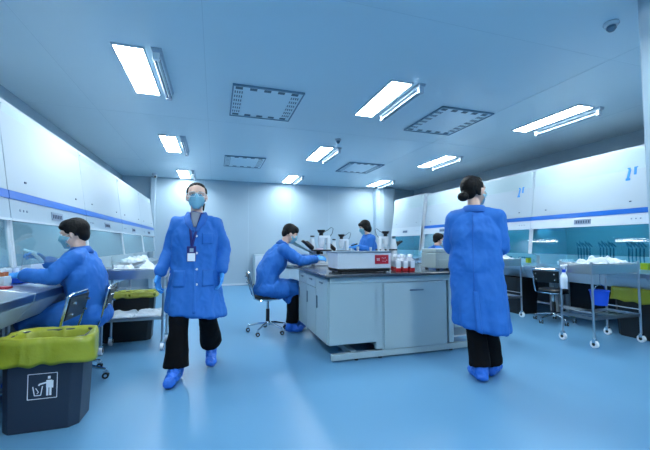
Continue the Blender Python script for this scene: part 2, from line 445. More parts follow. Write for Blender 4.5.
# left face: drawer fronts above, doors below, handles
n = 3
for i in range(n):
    a = BY0+.06 + i*(4.5-BY0-.06)/n; b = BY0+.06 + (i+1)*(4.5-BY0-.06)/n
    if i > 0:
        d = MB().box(BX0+.035, BX0+.05, a+.006, b-.006, .68, BZ-.045).build('drawer', 'bench', t, bevel=.002)
        MB().box(BX0+.022, BX0+.035, (a+b)/2-.05, (a+b)/2+.05, .745, .76).build('handle', 'dsteel', d, bevel=.003)
        d = MB().box(BX0+.035, BX0+.05, a+.006, b-.006, .17, .672).build('door', 'bench', t, bevel=.002)
        MB().box(BX0+.022, BX0+.035, b-.06, b-.045, .47, .60).build('handle', 'dsteel', d, bevel=.003)
    else:
        d = MB().box(BX0+.035, BX0+.05, a+.006, b-.006, .17, BZ-.045).build('door', 'bench', t, bevel=.002)
        MB().box(BX0+.022, BX0+.035, b-.06, b-.045, .47, .60).build('handle', 'dsteel', d, bevel=.003)
        MB().box(BX0+.022, BX0+.035, (a+b)/2-.05, (a+b)/2+.05, .745, .76).build('handle', 'dsteel', d, bevel=.003)
# front middle bay: full-height panel with a slot handle
unit(1.645, 2.42, BY0+.06, BY0+.65, .07, BZ-.035, 0)
d = MB().box(1.66, 2.41, BY0+.045, BY0+.06, .08, BZ-.10).build('access_panel', 'bench', t, bevel=.003)
MB().box(1.96, 2.12, BY0+.038, BY0+.046, .66, .675).build('slot_handle', 'dsteel', d)
unit(2.51, BX1-.05, BY0+.05, 4.5, .24, BZ-.035, 0)
unit(1.645, 2.5, BY0+.68, BY1-.5, .10, BZ-.035, 0)
MB().box(2.5, BX1-.06, BY0+.12, BY0+.5, .12, .135).build('shelf', 'white', t)

# ================================================================ BENCH OBJECTS
t = thing('water_bath', 'white box shaped water bath with a red control panel on the bench corner', 'water bath', (1.49, 3.53, BZ), 0); t.scale = (.88, 1, 1)
b = MB(); b.box(-.335, .335, -.16, .16, .03, .045)
for a in ((-.335, .335, -.16, -.15), (-.335, .335, .15, .16), (-.335, -.325, -.15, .15), (.325, .335, -.15, .15)): b.box(*a, .03, .215)
b.build('tank', 'white', t)
r = MB()
for a in ((-.345, .345, -.17, -.13), (-.345, .345, .13, .17), (-.345, -.305, -.13, .13), (.305, .345, -.13, .13)): r.box(*a, .208, .222)
r.build('rim', 'dsteel', t, bevel=.003)
MB().box(-.33, .33, -.155, .155, .012, .03).build('base', 'black', t)
for x in (-.28, .28):
    for y in (-.12, .12): MB().cyl((x, y, 0), (x, y, .012), .018).build('foot', 'rubber', t)
p = MB().box(.135, .315, -.166, -.16, .09, .185).build('control_panel', 'red', t, bevel=.003)
dg = MB()
for i in range(2):
    for k in range(2): dg.box(.158+i*.022, .170+i*.022, -.169, -.166, .125+k*.014, .135+k*.014)
    dg.box(.158+i*.022, .161+i*.022, -.169, -.166, .125, .15)
dg.build('digits', 'label', p)
for x, z in ((.225, .15), (.245, .145), (.265, .15), (.285, .125), (.235, .115), (.262, .112)): MB().box(x, x+.008, -.169, -.166, z, z+.008).build('button', 'pink', p)

def bottle(label=''):
    t = thing('media_bottle', label, 'bottle')
    MB().box(-.033, .033, -.033, .033, 0, .05).build('red_medium', 'medium', t, bevel=.008)
    b = MB().box(-.033, .033, -.033, .033, .05, .125); b.build('bottle_body', 'clear', t, bevel=.010)
    MB().lathe([(.030, .12), (.026, .135), (.014, .15), (.014, .16)]).build('shoulder', 'clear', t)
    MB().lathe([(.018, .155), (.019, .18), (.017, .183)]).build('cap', 'label', t)
    MB().box(-.025, .025, -.0345, -.033, .04, .115).build('bottle_label', 'label', t)
    return t
b0 = bottle(); names = ['leftmost white capped bottle of red liquid beside the water bath', 'middle white capped bottle of red liquid in the front row', 'right white capped bottle of red liquid in the front row',
 'bottle standing behind the leftmost front red liquid bottle', 'bottle standing behind the middle front red liquid bottle', 'bottle behind the right front red liquid bottle', 'back corner bottle nearest the grey centrifuge', 'rear bottle half hidden beside the grey centrifuge']
for i, (x, y) in enumerate([(1.90, 3.42), (1.985, 3.42), (2.07, 3.42), (1.93, 3.53), (2.02, 3.54), (2.11, 3.53), (2.18, 3.63), (2.09, 3.67)]):
    put(b0, i > 0, (x, y, BZ), (i*.37) % .3-.1, names[i], 'bottles of red medium')
# clear flasks behind the bath
def flask(name, label, loc, h, r, m='clear'):
    t = thing(name, label, 'bottle', loc)
    MB().lathe([(r*.9, 0), (r, .01), (r, h*.6), (r*.8, h*.72), (r*.35, h*.82), (r*.35, h*.9)]).build('bottle_body', m, t)
    MB().lathe([(r*.42, h*.88), (r*.42, h), (r*.38, h)]).build('cap', 'grey', t)
    return t
for i, (x, y, h, r, l) in enumerate([(1.66, 3.95, .27, .04, 'clear bottle behind the left part of the water bath'), (1.60, 4.05, .25, .045, 'clear bottle behind the middle of the water bath'),
        (1.98, 3.92, .30, .04, 'tall clear bottle behind the right end of the water bath'), (2.08, 3.98, .27, .045, 'clear round bottle behind the right corner of the water bath'), (1.90, 4.1, .26, .035, 'thin clear bottle in front of the right microscope')]):
    flask('clear_bottle', l, (x, y, BZ), h, r)
# centrifuge
t = thing('centrifuge', 'grey white centrifuge box beside the woman with the bun', 'centrifuge', (2.62, 3.61, BZ), 0)
MB().box(-.20, .20, -.15, .15, .02, .195).build('body', 'cgrey', t, bevel=.008)
MB().box(-.197, .197, -.147, .147, .197, .245).build('lid', 'cgrey', t, bevel=.008)
MB().box(-.17, .17, -.156, -.15, .05, .12).build('front_panel', 'cgrey', t, bevel=.004)
for x in (-.15, .15):
    for y in (-.11, .11): MB().cyl((x, y, 0), (x, y, .02), .02).build('foot', 'rubber', t)

def microscope(loc, rz, label, sc=1):
    t = thing('microscope', label, 'microscope', loc, rz, 'microscopes on the island bench'); t.scale = (sc,)*3
    MB().box(-.10, .16, -.09, .09, 0, .055).box(-.02, .15, -.06, .06, .055, .16).build('base', 'white', t, bevel=.012)
    MB().box(-.12, .14, -.12, .12, .20, .222).build('stage', 'black', t, bevel=.004)
    MB().cyl((-.02, 0, .15), (-.02, 0, .2), .035, .03).cyl((.02, .04, .15), (.02, .04, .195), .014).cyl((.02, -.04, .15), (.02, -.04, .195), .014).build('nosepiece', 'black', t)
    MB().box(.10, .15, -.03, .03, .05, .40).box(-.02, .15, -.025, .025, .38, .42).build('arm', 'white', t, bevel=.01)
    MB().cyl((.02, 0, .42), (.02, 0, .46), .03, .03).cyl((.02, 0, .46), (.02, 0, .50), .045, .06).build('lamp_head', 'black', t)
    MB().cyl((.02, 0, .30), (.02, 0, .38), .042, .05).cyl((.02, 0, .26), (.02, 0, .3), .03, .042).build('condenser', 'white', t)
    MB().lathe([(.05, 0), (.05, .24), (.035, .30), (.028, .36)], (-.09, .07, .02)).build('lamp_column', 'white', t)
    MB().lathe([(.03, .40), (.03, .42)], (-.09, .07, 0)).build('column_cap', 'black', t)
    MB().cap((-.12, 0, .25), (-.19, 0, .31), .035, .035).build('binocular_body', 'black', t)
    for y in (-.03, .03):
        MB().cyl((-.17, y, .29), (-.255, y, .345), .018, .016).build('eyepiece', 'black', t)
    MB().cyl((-.08, .13, .08), (-.08, -.13, .08), .022).build('focus_knob', 'black', t)
    MB().tube([(.06, 0, .47), (.12, 0, .5), (.17, 0, .54), (.2, 0, .52), (.19, .02, .45), (.16, .04, .40)], .004).build('cable', 'black', t)
    return t
microscope((1.42, 4.76, BZ), 0, 'microscope the seated masked man is looking into')
microscope((1.87, 5.15, BZ), PI*.02, 'microscope behind the left part of the water bath, left of standing person', .9)
microscope((2.58, 4.97, BZ), PI, 'microscope with black eyepieces pointing right beside the bottles')
# dish on the man's stage
tag(MB().lathe([(.045, 0), (.048, .002), (.048, .018), (.045, .018)], (1.40, 4.70, BZ+.223)).build('culture_dish', 'pink'), 'pale pink culture dish on the microscope stage before the seated man', 'dish')

# low cabinet by the back wall
t = thing('storage_cabinet', 'low pale cabinet standing against the back wall behind the microscope man', 'cabinet', (1.3, 9.85, 0))
MB().box(-.26, .4, -.2, .2, .05, .86).build('body', 'bench', t, bevel=.01)
MB().box(-.25, .065, -.215, -.2, .08, .84).build('door', 'white', t, bevel=.004)
MB().box(.075, .39, -.215, -.2, .08, .84).build('door', 'white', t, bevel=.004)
for x in (-.24, .36): MB().box(x-.02, x+.02, -.18, .18, 0, .05).build('foot', 'rubber', t)

# ================================================================ STOOLS
def castor(parent, x, y, r=.028, name='castor'):
    f = MB().box(x-.012, x+.012, y-.02, y+.02, r*1.1, r*2.4)
    f.cyl((x, y, r*2.2), (x, y, r*3.0), .008)
    o = f.build(name, 'chrome', parent)
    MB().cyl((x-.02, y, r), (x-.010, y, r), r).cyl((x+.010, y, r), (x+.02, y, r), r).build('wheel', 'black', o)
    MB().cyl((x-.0215, y, r), (x+.0215, y, r), r*.45).build('hub', 'chrome', o)
    return o
def stool():
    t = thing('lab_stool', '', 'chair')
    # faces +Y ; back at -Y
    MB().lathe([(.16, .44), (.185, .452), (.19, .475), (.175, .492), (.10, .498)], seg=28).build('seat', 'vinyl', t)
    MB().lathe([(.19, .432), (.192, .445)], seg=28).build('seat_rim', 'chrome', t)
    MB().cyl((0, 0, .22), (0, 0, .44), .016).cyl((0, 0, .40), (0, 0, .435), .05, .08).build('gas_lift', 'chrome', t)
    MB().cyl((0, 0, .10), (0, 0, .30), .026, .024).build('column', 'black', t)
    bp = MB(); pts = [(-.155, -.21, .60), (.155, -.21, .60), (.165, -.25, .765), (-.165, -.25, .765)]
    vs = [Vector(p) for p in pts] + [Vector(p)+Vector((0, -.028, -.005)) for p in pts]
    bp.add(vs, [(0, 1, 2, 3), (7, 6, 5, 4), (0, 4, 5, 1), (1, 5, 6, 2), (2, 6, 7, 3), (3, 7, 4, 0)])
    bp.build('backrest', 'vinyl', t, bevel=.008)
    bf = MB()
    for s in (-1, 1): bf.tube([(s*.13, .05, .435), (s*.15, -.12, .43), (s*.168, -.19, .46), (s*.172, -.22, .56), (s*.176, -.265, .775)], .0095)
    bf.tube([(-.176, -.265, .775), (-.12, -.27, .79), (.12, -.27, .79), (.176, -.265, .775)], .0095)
    bf.build('back_frame', 'chrome', t)
    for s in (-1, 1):
        for z, y in ((.64, -.25), (.72, -.27)): MB().cyl((s*.12, y+.02, z), (s*.12, y-.025, z), .009).build('bolt', 'chrome', t)
    st = MB()
    for k in range(5):
        a = R(90+72*k+18); dx, dy = math.cos(a), math.sin(a)
        st.tube([(dx*.02, dy*.02, .115), (dx*.12, dy*.12, .11), (dx*.2, dy*.2, .09), (dx*.26, dy*.26, .078)], [.017, .015, .013, .011])
    st.lathe([(.035, .09), (.035, .13), (.028, .14)])
    st.build('base', 'chrome', t)
    for k in range(5):
        a = R(90+72*k+18); castor(t, math.cos(a)*.26, math.sin(a)*.26, .026)
    return t
s0 = stool()
gs = 'chrome lab stools with castors'
put(s0, False, (.68, 4.68, 0), -PI/2, 'chrome and black swivel stool under the man at the microscope', gs)
put(s0, True, (-1.13, 3.55, 0), PI/2+.1, 'chrome and black stool the man at the left cabinet sits on', gs)
put(s0, True, (-1.24, 3.13, 0), PI/2-.06, 'empty black backed stool between the charcoal bin and seated man', gs)
put(s0, True, (4.80, 3.98, 0), -PI/2+.35, 'empty stool standing behind the spray bottle at the right cabinets', gs)
put(s0, True, (4.28, 6.2, 0), -PI/2, 'stool under the far person at the right wall cabinets', gs)

# ================================================================ BINS
def bin_(label, loc, rz, W, D, H, m, bag=True, sign=False, chamfer=.05, seed=0, taper=.88, dropk=.15, flare=0):
    t = thing('waste_bin', label, 'bin', loc, rz)
    def ring(k, z, inset=0):
        w, d, c = W/2*k-inset, D/2*k-inset, chamfer*k
        return [(-w+c, -d, z), (w-c, -d, z), (w, -d+c, z), (w, d-c, z), (w-c, d, z), (-w+c, d, z), (-w, d-c, z), (-w, -d+c, z)]
    v = ring(taper, 0) + ring(1, H) + ring(1, H, .012) + ring(taper, .02, .012); f = []
    for L in range(3):
        for k in range(8): f.append((L*8+k, L*8+(k+1) % 8, L*8+8+(k+1) % 8, L*8+8+k))
    f += [tuple(range(8))[::-1], tuple(range(24, 32))]
    MB().add(v, f).build('bin_body', m, t, bevel=.006)
    if bag:
        random.seed(seed); N = 96; rows_ = []
        def prof(a, off):
            # rounded rectangle point
            c, s_ = math.cos(a), math.sin(a); w, d = W/2+off, D/2+off; p = 5
            r = (abs(c/w)**p + abs(s_/d)**p)**(-1/p); return c*r, s_*r
        drop = dropk*H/.56
        spec = [(-.045, -.30), (-.032, -.12), (-.022, -.02), (0.0, .012), (.014, .012), (.02, -.03), (.022, -drop*.5), (.028, -drop*.85), (.03, -drop)]
        vs = []
        for j, (off, dz) in enumerate(spec):
            for k in range(N):
                a = 2*PI*k/N
                nn = noise.noise(Vector((math.cos(a)*3+seed, math.sin(a)*3, j*.25)))*.012 + noise.noise(Vector((math.cos(a)*12+seed, math.sin(a)*12, j*.4)))*.005
                x, y = prof(a, off + (nn if j > 4 else nn*.5) + (flare*max(0, math.cos(a+.5))**8 if j >= 3 else 0))
                zz = H+dz + (noise.noise(Vector((math.cos(a)*2.2+seed, math.sin(a)*2.2, 5)))*.03 if j >= 7 else noise.noise(Vector((math.cos(a)*4+seed, math.sin(a)*4, 1)))*.006)
                if j >= 3 and c_sag and math.cos(a) > .75: zz -= 0
                vs.append((x, y, zz))
        fs = [(j*N+k, j*N+(k+1) % N, (j+1)*N+(k+1) % N, (j+1)*N+k) for j in range(len(spec)-1) for k in range(N)]
        b = MB().add(vs, fs); o = b.build('bin_bag', 'bag', t, smooth=True)
        sd = o.modifiers.new('s', 'SOLIDIFY'); sd.thickness = .002
        # gathered corner flaring outward
    if sign:
        def sf(x, z):   # on the tapered front face
            k = taper+(1-taper)*z/H; return (x, -D/2*k-.0015, z)
        def strip(mb, pts, w_=.004):
            for (a, b), (a2, b2) in zip(pts, pts[1:]):
                n_ = Vector((a2-a, b2-b)); n_.normalize(); px, pz = -n_.y*w_/2, n_.x*w_/2
                q = [sf(a+px, b+pz), sf(a2+px, b2+pz), sf(a2-px, b2-pz), sf(a-px, b-pz)]
                q2 = [(x, y+.003, z) for x, y, z in q]
                mb.add(q+q2, [(0, 1, 2, 3), (7, 6, 5, 4), (0, 4, 5, 1), (1, 5, 6, 2), (2, 6, 7, 3), (3, 7, 4, 0)])
        mb = MB(); cx, cz, h = .015, .275, .076
        strip(mb, [(cx-h, cz-h), (cx+h, cz-h), (cx+h, cz+h), (cx-h, cz+h), (cx-h, cz-h)], .0035)
        strip(mb, [(cx-.05, cz+.0), (cx-.04, cz-.055), (cx-.008, cz-.055), (cx+.0, cz+.0)], .005)          # basket
        strip(mb, [(cx-.035, cz-.01), (cx-.02, cz-.035), (cx-.028, cz-.045)], .004)
        strip(mb, [(cx+.02, cz+.02), (cx-.015, cz+.012), (cx-.02, cz+.004)], .009)                         # arm
        strip(mb, [(cx+.034, cz+.034), (cx+.034, cz-.012)], .03)                                           # torso
        strip(mb, [(cx+.026, cz-.012), (cx+.026, cz-.06)], .011); strip(mb, [(cx+.042, cz-.012), (cx+.042, cz-.06)], .011)
        strip(mb, [(cx+.053, cz+.03), (cx+.053, cz-.015)], .007)
        strip(mb, [(cx+.027, cz+.05), (cx+.041, cz+.05)], .016)
        mb.build('bin_symbol', 'label', t)
    return t
c_sag = True
bin_('charcoal bin with litter symbol and yellow bag in the left foreground', (-1.015, 2.775, 0), R(0), .44, .30, .56, 'bin', sign=True, seed=1, taper=.92, flare=.05)
bin_('black bin with yellow bag under the left cabinets behind the trolley', (-.98, 4.82, 0), R(2), .58, .30, .56, 'dbin', seed=4, dropk=.05)
bin_('big black bin with yellow bag at the right edge beside the trolley', (5.12, 2.96, 0), 0, .46, .62, .60, 'dbin', seed=7, chamfer=.08)
bin_('black bin without visible bag behind the far right trolley', (4.97, 4.72, 0), 0, .46, .34, .60, 'dbin', bag=False, chamfer=.04)

# ================================================================ TROLLEYS
def trolley(label, loc, rz, W, D, H, group='steel trolleys', shelf=.32):
    t = thing('steel_trolley', label, 'trolley', loc, rz, group)
    for x in (-W/2, W/2):
        for y in (-D/2, D/2):
            MB().cyl((x, y, .10), (x, y, H), .0125).lathe([(.0145, H-.01), (.0145, H+.006), (.006, H+.012)], (x, y, 0)).build('post', 'steel', t)
            f = MB().box(x-.02, x+.02, y-.018, y+.018, .055, .10); c = f.build('castor', 'chrome', t, bevel=.004)
            MB().cyl((x-.016, y, .042), (x+.016, y, .042), .042).build('wheel', 'label', c)
            MB().cyl((x-.018, y, .042), (x+.018, y, .042), .018).build('hub', 'black', c)
    tr = MB().box(-W/2, W/2, -D/2, D/2, H-.13, H-.122)
    for a in ((-W/2, W/2, -D/2-.004, -D/2), (-W/2, W/2, D/2, D/2+.004), (-W/2-.004, -W/2, -D/2, D/2), (W/2, W/2+.004, -D/2, D/2)): tr.box(*a, H-.13, H-.03)
    tr.build('tray', 'steel', t)
    ra = MB()
    for y in (-D/2, D/2): ra.cyl((-W/2, y, H-.02), (W/2, y, H-.02), .007)
    for x in (-W/2, W/2): ra.cyl((x, -D/2, H-.02), (x, D/2, H-.02), .007)
    ra.build('guard_rail', 'steel', t)
    sh = MB()
    for y in (-D/2, D/2): sh.box(-W/2, W/2, y-.006, y+.006, shelf-.02, shelf+.012)
    for x in (-W/2, W/2): sh.box(x-.006, x+.006, -D/2, D/2, shelf-.02, shelf+.012)
    for k in range(1, 5): sh.cyl((-W/2, -D/2+k*D/5, shelf), (W/2, -D/2+k*D/5, shelf), .006)
    for z in (.06,): sh.cyl((-W/2, -D/2, shelf+z), (-W/2, D/2, shelf+z), .006).cyl((W/2, -D/2, shelf+z), (W/2, D/2, shelf+z), .006)
    sh.build('shelf', 'steel', t)
    return t
trolley('steel trolley with spray bottle and blue bucket before the right bin', (4.41, 3.05, 0), 0, .76, .37, .94)
trolley('steel trolley partly hidden behind the woman with the hair bun', (4.43, 4.74, 0), 0, .40, .70, .93)
trolley('steel trolley left of the walking woman with packets on its lower shelf', (-.82, 4.40, 0), 0, .58, .36, .90, shelf=.35)

def pack(label, cx, cy, cz, sx, sy, sz, rz=0, seed=0, group=None, m='paper', name='wrapped_pack'):
    n = 14; mb = MB(); vs = []; fs = []
    g = lambda i, j, top: i*(n+1)+j + (0 if top else (n+1)**2)
    for top in (1, 0):
        for i in range(n+1):
            for j in range(n+1):
                a, b_ = i/n*2-1, j/n*2-1
                e = max(0, 1-max(abs(a), abs(b_))**4)
                q = Vector((a*1.6+seed*3.1, b_*1.6, seed))
                h = (.55+.45*noise.noise(q)+.16*noise.noise(q*2.7))*sz*(e**.5 if top else 0)
                vs.append((a*sx/2*(1+.06*noise.noise(q*2)), b_*sy/2*(1+.06*noise.noise(q*2+Vector((9, 0, 0)))), h+.0005 if top else 0))
    for i in range(n):
        for j in range(n):
            fs.append((g(i, j, 1), g(i+1, j, 1), g(i+1, j+1, 1), g(i, j+1, 1))); fs.append((g(i, j, 0), g(i, j+1, 0), g(i+1, j+1, 0), g(i+1, j, 0)))
    for i in range(n):
        for (p, q_) in (((i, 0), (i+1, 0)), ((i+1, n), (i, n)), ((0, i+1), (0, i)), ((n, i), (n, i+1))):
            fs.append((g(*p, 1), g(*p, 0), g(*q_, 0), g(*q_, 1)))
    o = mb.add(vs, fs).build(name, m, smooth=True); o.location = (cx, cy, cz); o.rotation_euler = (0, 0, rz)
    return tag(o, label, 'pack', group)
gp = 'crumpled white packs'
z0 = .94-.121
for i, (x, y, sx, sy, sz, l) in enumerate([(4.19, 3.05, .30, .3, .21, 'left white pack on top of the spray bottle trolley'), (4.445, 3.07, .18, .32, .25, 'middle crumpled white pack on top of the spray bottle trolley'),
        (4.66, 3.05, .20, .31, .26, 'right crumpled white pack on top of the spray bottle trolley')]):
    pack(l, x, y, z0, sx, sy, sz, 0, i+1, gp)
for i, (x, y, sx, sy, sz, l) in enumerate([(4.43, 4.56, .34, .28, .26, 'near white pack on the trolley behind the bun haired woman'), (4.43, 4.87, .34, .3, .26, 'far white pack on the trolley behind the bun haired woman')]):
    pack(l, x, y, z0-.01, sx, sy, sz, 0, i+5, gp)
for i, (x, y, z, sx, sy, sz, l) in enumerate([(-.97, 4.4, .782, .26, .3, .19, 'left flat white pack on top of the left trolley'), (-.69, 4.4, .782, .27, .32, .22, 'right flat white pack on top of the left trolley'),
        (-.97, 4.4, .366, .27, .34, .06, 'left crumpled pack on the lower shelf of the left trolley'), (-.69, 4.4, .366, .28, .34, .07, 'right crumpled pack on the lower shelf of the left trolley')]):
    pack(l, x, y, z, sx, sy, sz, 0, i+9, gp)

def spray(label, loc, rz):
    t = thing('spray_bottle', label, 'spray bottle', loc, rz)
    MB().lathe([(.03, 0), (.037, .01), (.038, .12), (.034, .15), (.018, .185), (.014, .20)]).build('bottle_body', 'label', t)
    MB().lathe([(.019, .195), (.020, .225), (.015, .23)]).build('collar', 'bucket', t)
    MB().cap((0, .03, .265), (0, -.055, .275), .018, .014).cyl((0, 0, .225), (0, 0, .26), .012).build('spray_head', 'label', t)
    MB().tube([(0, -.035, .265), (0, -.045, .235), (0, -.035, .205)], .006).build('trigger', 'label', t)
    return t
spray('white spray bottle with blue collar hanging on the right trolley', (3.975, 3.15, .62), R(90))
spray('white spray bottle hanging at the left trolley beside the walking woman', (-.475, 4.42, .62), R(-90))
t = thing('bucket', 'small blue bucket hanging from the right trolley', 'bucket', (4.36, 3.02, .43))
MB().lathe([(.075, 0), (.095, .16), (.102, .16), (.104, .175), (.092, .175), (.072, .01)]).build('bucket_body', 'bucket', t)
MB().tube([(-.10, 0, .165), (-.07, -.01, .22), (0, -.012, .245), (.07, -.01, .22), (.10, 0, .165)], .005).build('handle', 'chrome', t)
MB().tube([(0, -.012, .235), (0, -.012, .375), (0, .006, .385)], .004).build('hook', 'chrome', t)

# ================================================================ THINGS IN THE CABINETS
def rack(label, loc, sx, sy, h, m, caps='label', n=(4, 2), name='tube_rack', cat='rack'):
    t = thing(name, label, cat, loc)
    MB().box(-sx/2, sx/2, -sy/2, sy/2, 0, h).build('rack_body', m, t, bevel=.006)
    for i in range(n[0]):
        for j in range(n[1]):
            MB().cyl((-sx/2+(i+.5)*sx/n[0], -sy/2+(j+.5)*sy/n[1], h), (-sx/2+(i+.5)*sx/n[0], -sy/2+(j+.5)*sy/n[1], h+.03), min(sx/n[0], sy/n[1])*.32, seg=10).build('tube', caps, t)
    return t
WS = .8105
rack('low blue rack with tubes inside the seated man\'s cabinet', (-1.70, 3.85, WS), .24, .30, .09, 'bucket')
rack('white tip box beside the seated man\'s gloved hand', (-1.68, 3.5, WS), .12, .12, .11, 'label', 'label')
rack('white tip box at the very left inside the cabinet', (-1.72, 3.62, WS), .14, .12, .13, 'label', 'label')
rack('small orange capped rack just beside the seated man\'s left glove', (-1.52, 3.22, WS), .10, .10, .10, 'label', 'orange', (2, 2))
tag(MB().box(-1.5, -1.40, 3.06, 3.14, WS, WS+.035).build('red_box', 'red', bevel=.004), 'flat red box on the steel surface at the left picture edge', 'box')
flask('clear_bottle', 'clear bottle on the work surface left of the seated man\'s hands', (-1.60, 3.14, WS), .16, .028)
tag(MB().box(-1.66, -1.44, 4.0, 4.14, WS, WS+.20).build('white_box', 'label', bevel=.008), 'upright white box in the cabinet behind the seated man\'s mask', 'box')
pack('large pale crumpled bag inside the cabinet left of the seated man', -1.85, 3.3, WS, .3, .4, .25, 0, 21, None, 'paper', 'plastic_bag')
for i, (y, l) in enumerate(((4.85, 'left'), (5.15, 'middle'), (5.45, 'right'))):
    rack(f'{l} steel tube rack in the cabinet right of the seated man', (-1.6, y, WS), .14, .2, .07, 'steel', 'teal')
for i, (y, l) in enumerate(((6.4, 'nearest'), (6.75, 'second'), (7.1, 'third'), (7.5, 'farthest'))):
    pack(f'{l} white pack on the ledge of the far left cabinets', -1.33, y, .845, .2, .3, .12, 0, 30+i, gp)
# right cabinets
for i, (y, l) in enumerate(((3.25, 'right'), (3.62, 'middle'), (3.95, 'left'))):
    t = thing('tubing_set', f'{l} dark teal hanging tubing set inside the right edge cabinet', 'tubing', (5.42, y, WS))
    for k in range(5):
        yy = -.09+k*.045; MB().tube([(0, yy, .02), (.02, yy+.02, .15), (-.02, yy-.01, .28), (0, yy+.03, .36+.02*(k % 2)), (.05, yy, .3)], .009).build('tube', 'teal', t)
    MB().box(-.06, .08, -.12, .12, 0, .03).build('base', 'steel', t, bevel=.004)
rack('clear tip box inside the cabinet behind the trolley', (5.3, 4.15, WS), .16, .2, .07, 'label', 'label')
tag(MB().box(5.15, 5.24, 2.98, 3.06, WS, WS+.10).build('yellow_box', 'yel', bevel=.01), 'small bright yellow box at the right picture edge in the cabinet', 'box')
tag(MB().box(5.15, 5.22, 4.72, 4.78, WS, WS+.10).build('yellow_box', 'yel', bevel=.01), 'small yellow box right of the white cabinet post', 'box')
for y, l in ((4.98, 'nearer'), (5.4, 'farther')):
    rack(f'{l} white tube rack in the cabinet behind the bun haired woman', (5.35, y, WS), .16, .24, .08, 'label', 'teal')
for y, l in ((6.5, 'near'), (6.8, 'middle'), (7.1, 'far')):
    flask('clear_bottle', f'{l} bottle inside the cabinet of the far seated person', (5.2, y, WS), .22, .04)
flask('white_bottle', 'white bottle standing in the teal windowed farthest cabinet', (5.25, 8.2, WS), .3, .05, 'label')

# ================================================================ PEOPLE
def V3(*a): return Vector(a)
def head_shape():
    h = MB()
    h.ell((0, -.012, .025), (.074, .092, .090)).ell((0, .018, -.018), (.062, .068, .085)).ell((0, .032, -.062), (.046, .05, .045))
    h.ell((0, .062, -.086), (.022, .02, .018)).cap((0, .078, .012), (0, .094, -.022), .008, .013).cap((-.035, .070, .030), (.035, .070, .030), .011)
    for s in (-1, 1): h.ell((s*.078, -.008, -.008), (.010, .020, .032)).ell((s*.036, .058, -.022), (.022, .020, .022))
    h.ell((0, .080, -.053), (.022, .010, .009))
    return h
def hand(mb, wrist, d, n, side, curl=25, inf=0.0, spread=1):
    d = Vector(d).normalized(); n = Vector(n); n = (n - d*n.dot(d)).normalized()
    tv = d.cross(n) if side == 'R' else n.cross(d)
    wr = Vector(wrist)
    mb.cap(wr - d*.02, wr + d*.03, .026+inf, .028+inf, flat=(n, .75))
    mb.cap(wr + d*.03, wr + d*.068, .030+inf, .037+inf, flat=(n, .42))
    L = [.95, 1.06, .98, .78]
    for i in range(4):
        b = wr + d*(.086 - (.006 if i in (0, 3) else 0)) + tv*(.029-.0195*i)
        dd = (d + tv*(.10-.07*i)*spread).normalized(); ax = dd.cross(n).normalized(); p = b - dd*.012; r = .0088+inf
        for k, l in enumerate((.042, .027, .022)):
            dd = Matrix.Rotation(R(curl*(.6+.25*k)), 3, ax) @ dd
            q = p + dd*(l*L[i] + (.012 if k == 0 else 0)); mb.cap(p, q, r, r*.92, seg=10); p = q; r *= .93
    p = wr + d*.02 + tv*.022; dd = (d*.62 + tv*.72 + n*.25).normalized()
    q = p + dd*.045; mb.cap(p, q, .0135+inf, .011+inf); dd = (dd + d*.6 + n*.15).normalized(); mb.cap(q, q+dd*.032, .011+inf, .009+inf)
def decal(src, rows, off, th, name, m, parent, cols=8, Mx=None, depth=.6):
    """cloth patch laid onto the front of a surface: rows of (z, x_left, x_right)"""
    Mx = Mx or Matrix.Identity(4); R3 = Mx.to_3x3(); Mi = Mx.inverted()
    tree = BVHTree.FromPolygons([v.co for v in src.data.vertices], [p.vertices for p in src.data.polygons])
    grid = []; last = 0
    for z, a, b in rows:
        row = []
        for j in range(cols+1):
            x = a+(b-a)*j/cols
            hit = tree.ray_cast(Mx @ Vector((x, depth, z)), R3 @ Vector((0, -1, 0)))[0]
            y = (Mi @ hit).y if hit else None
            row.append([x, y, z])
        ys = [r[1] for r in row if r[1] is not None]
        for r in row:
            if r[1] is None: r[1] = min(ys) if ys else last
        last = sum(ys)/len(ys) if ys else last
        grid.append(row)
    n = len(grid); c = cols+1; vs = []; fs = []
    for L in (off+th, off):
        for row in grid:
            for x, y, z in row: vs.append(tuple(Mx @ Vector((x, y+L, z))))
    g = lambda i, j, k: k*n*c + i*c + j
    for i in range(n-1):
        for j in range(cols):
            fs.append((g(i, j, 0), g(i, j+1, 0), g(i+1, j+1, 0), g(i+1, j, 0))); fs.append((g(i, j, 1), g(i+1, j, 1), g(i+1, j+1, 1), g(i, j+1, 1)))
    for i in range(n-1):
        for j in (0, cols): fs.append((g(i, j, 0), g(i, j, 1), g(i+1, j, 1), g(i+1, j, 0)))
    for j in range(cols):
        for i in (0, n-1): fs.append((g(i, j, 0), g(i, j, 1), g(i, j+1, 1), g(i, j+1, 0)))
    return MB().add(vs, fs).build(name, m, parent, smooth=True)
def lerp_rows(keys, n=14):
    out = []
    for k in range(n+1):
        z = keys[0][0] + (keys[-1][0]-keys[0][0])*k/n
        for (z0, a0, b0), (z1, a1, b1) in zip(keys, keys[1:]):
            if min(z0, z1)-1e-6 <= z <= max(z0, z1)+1e-6:
                t = (z-z0)/(z1-z0); out.append((z, a0+(a1-a0)*t, b0+(b1-b0)*t)); break
    return out

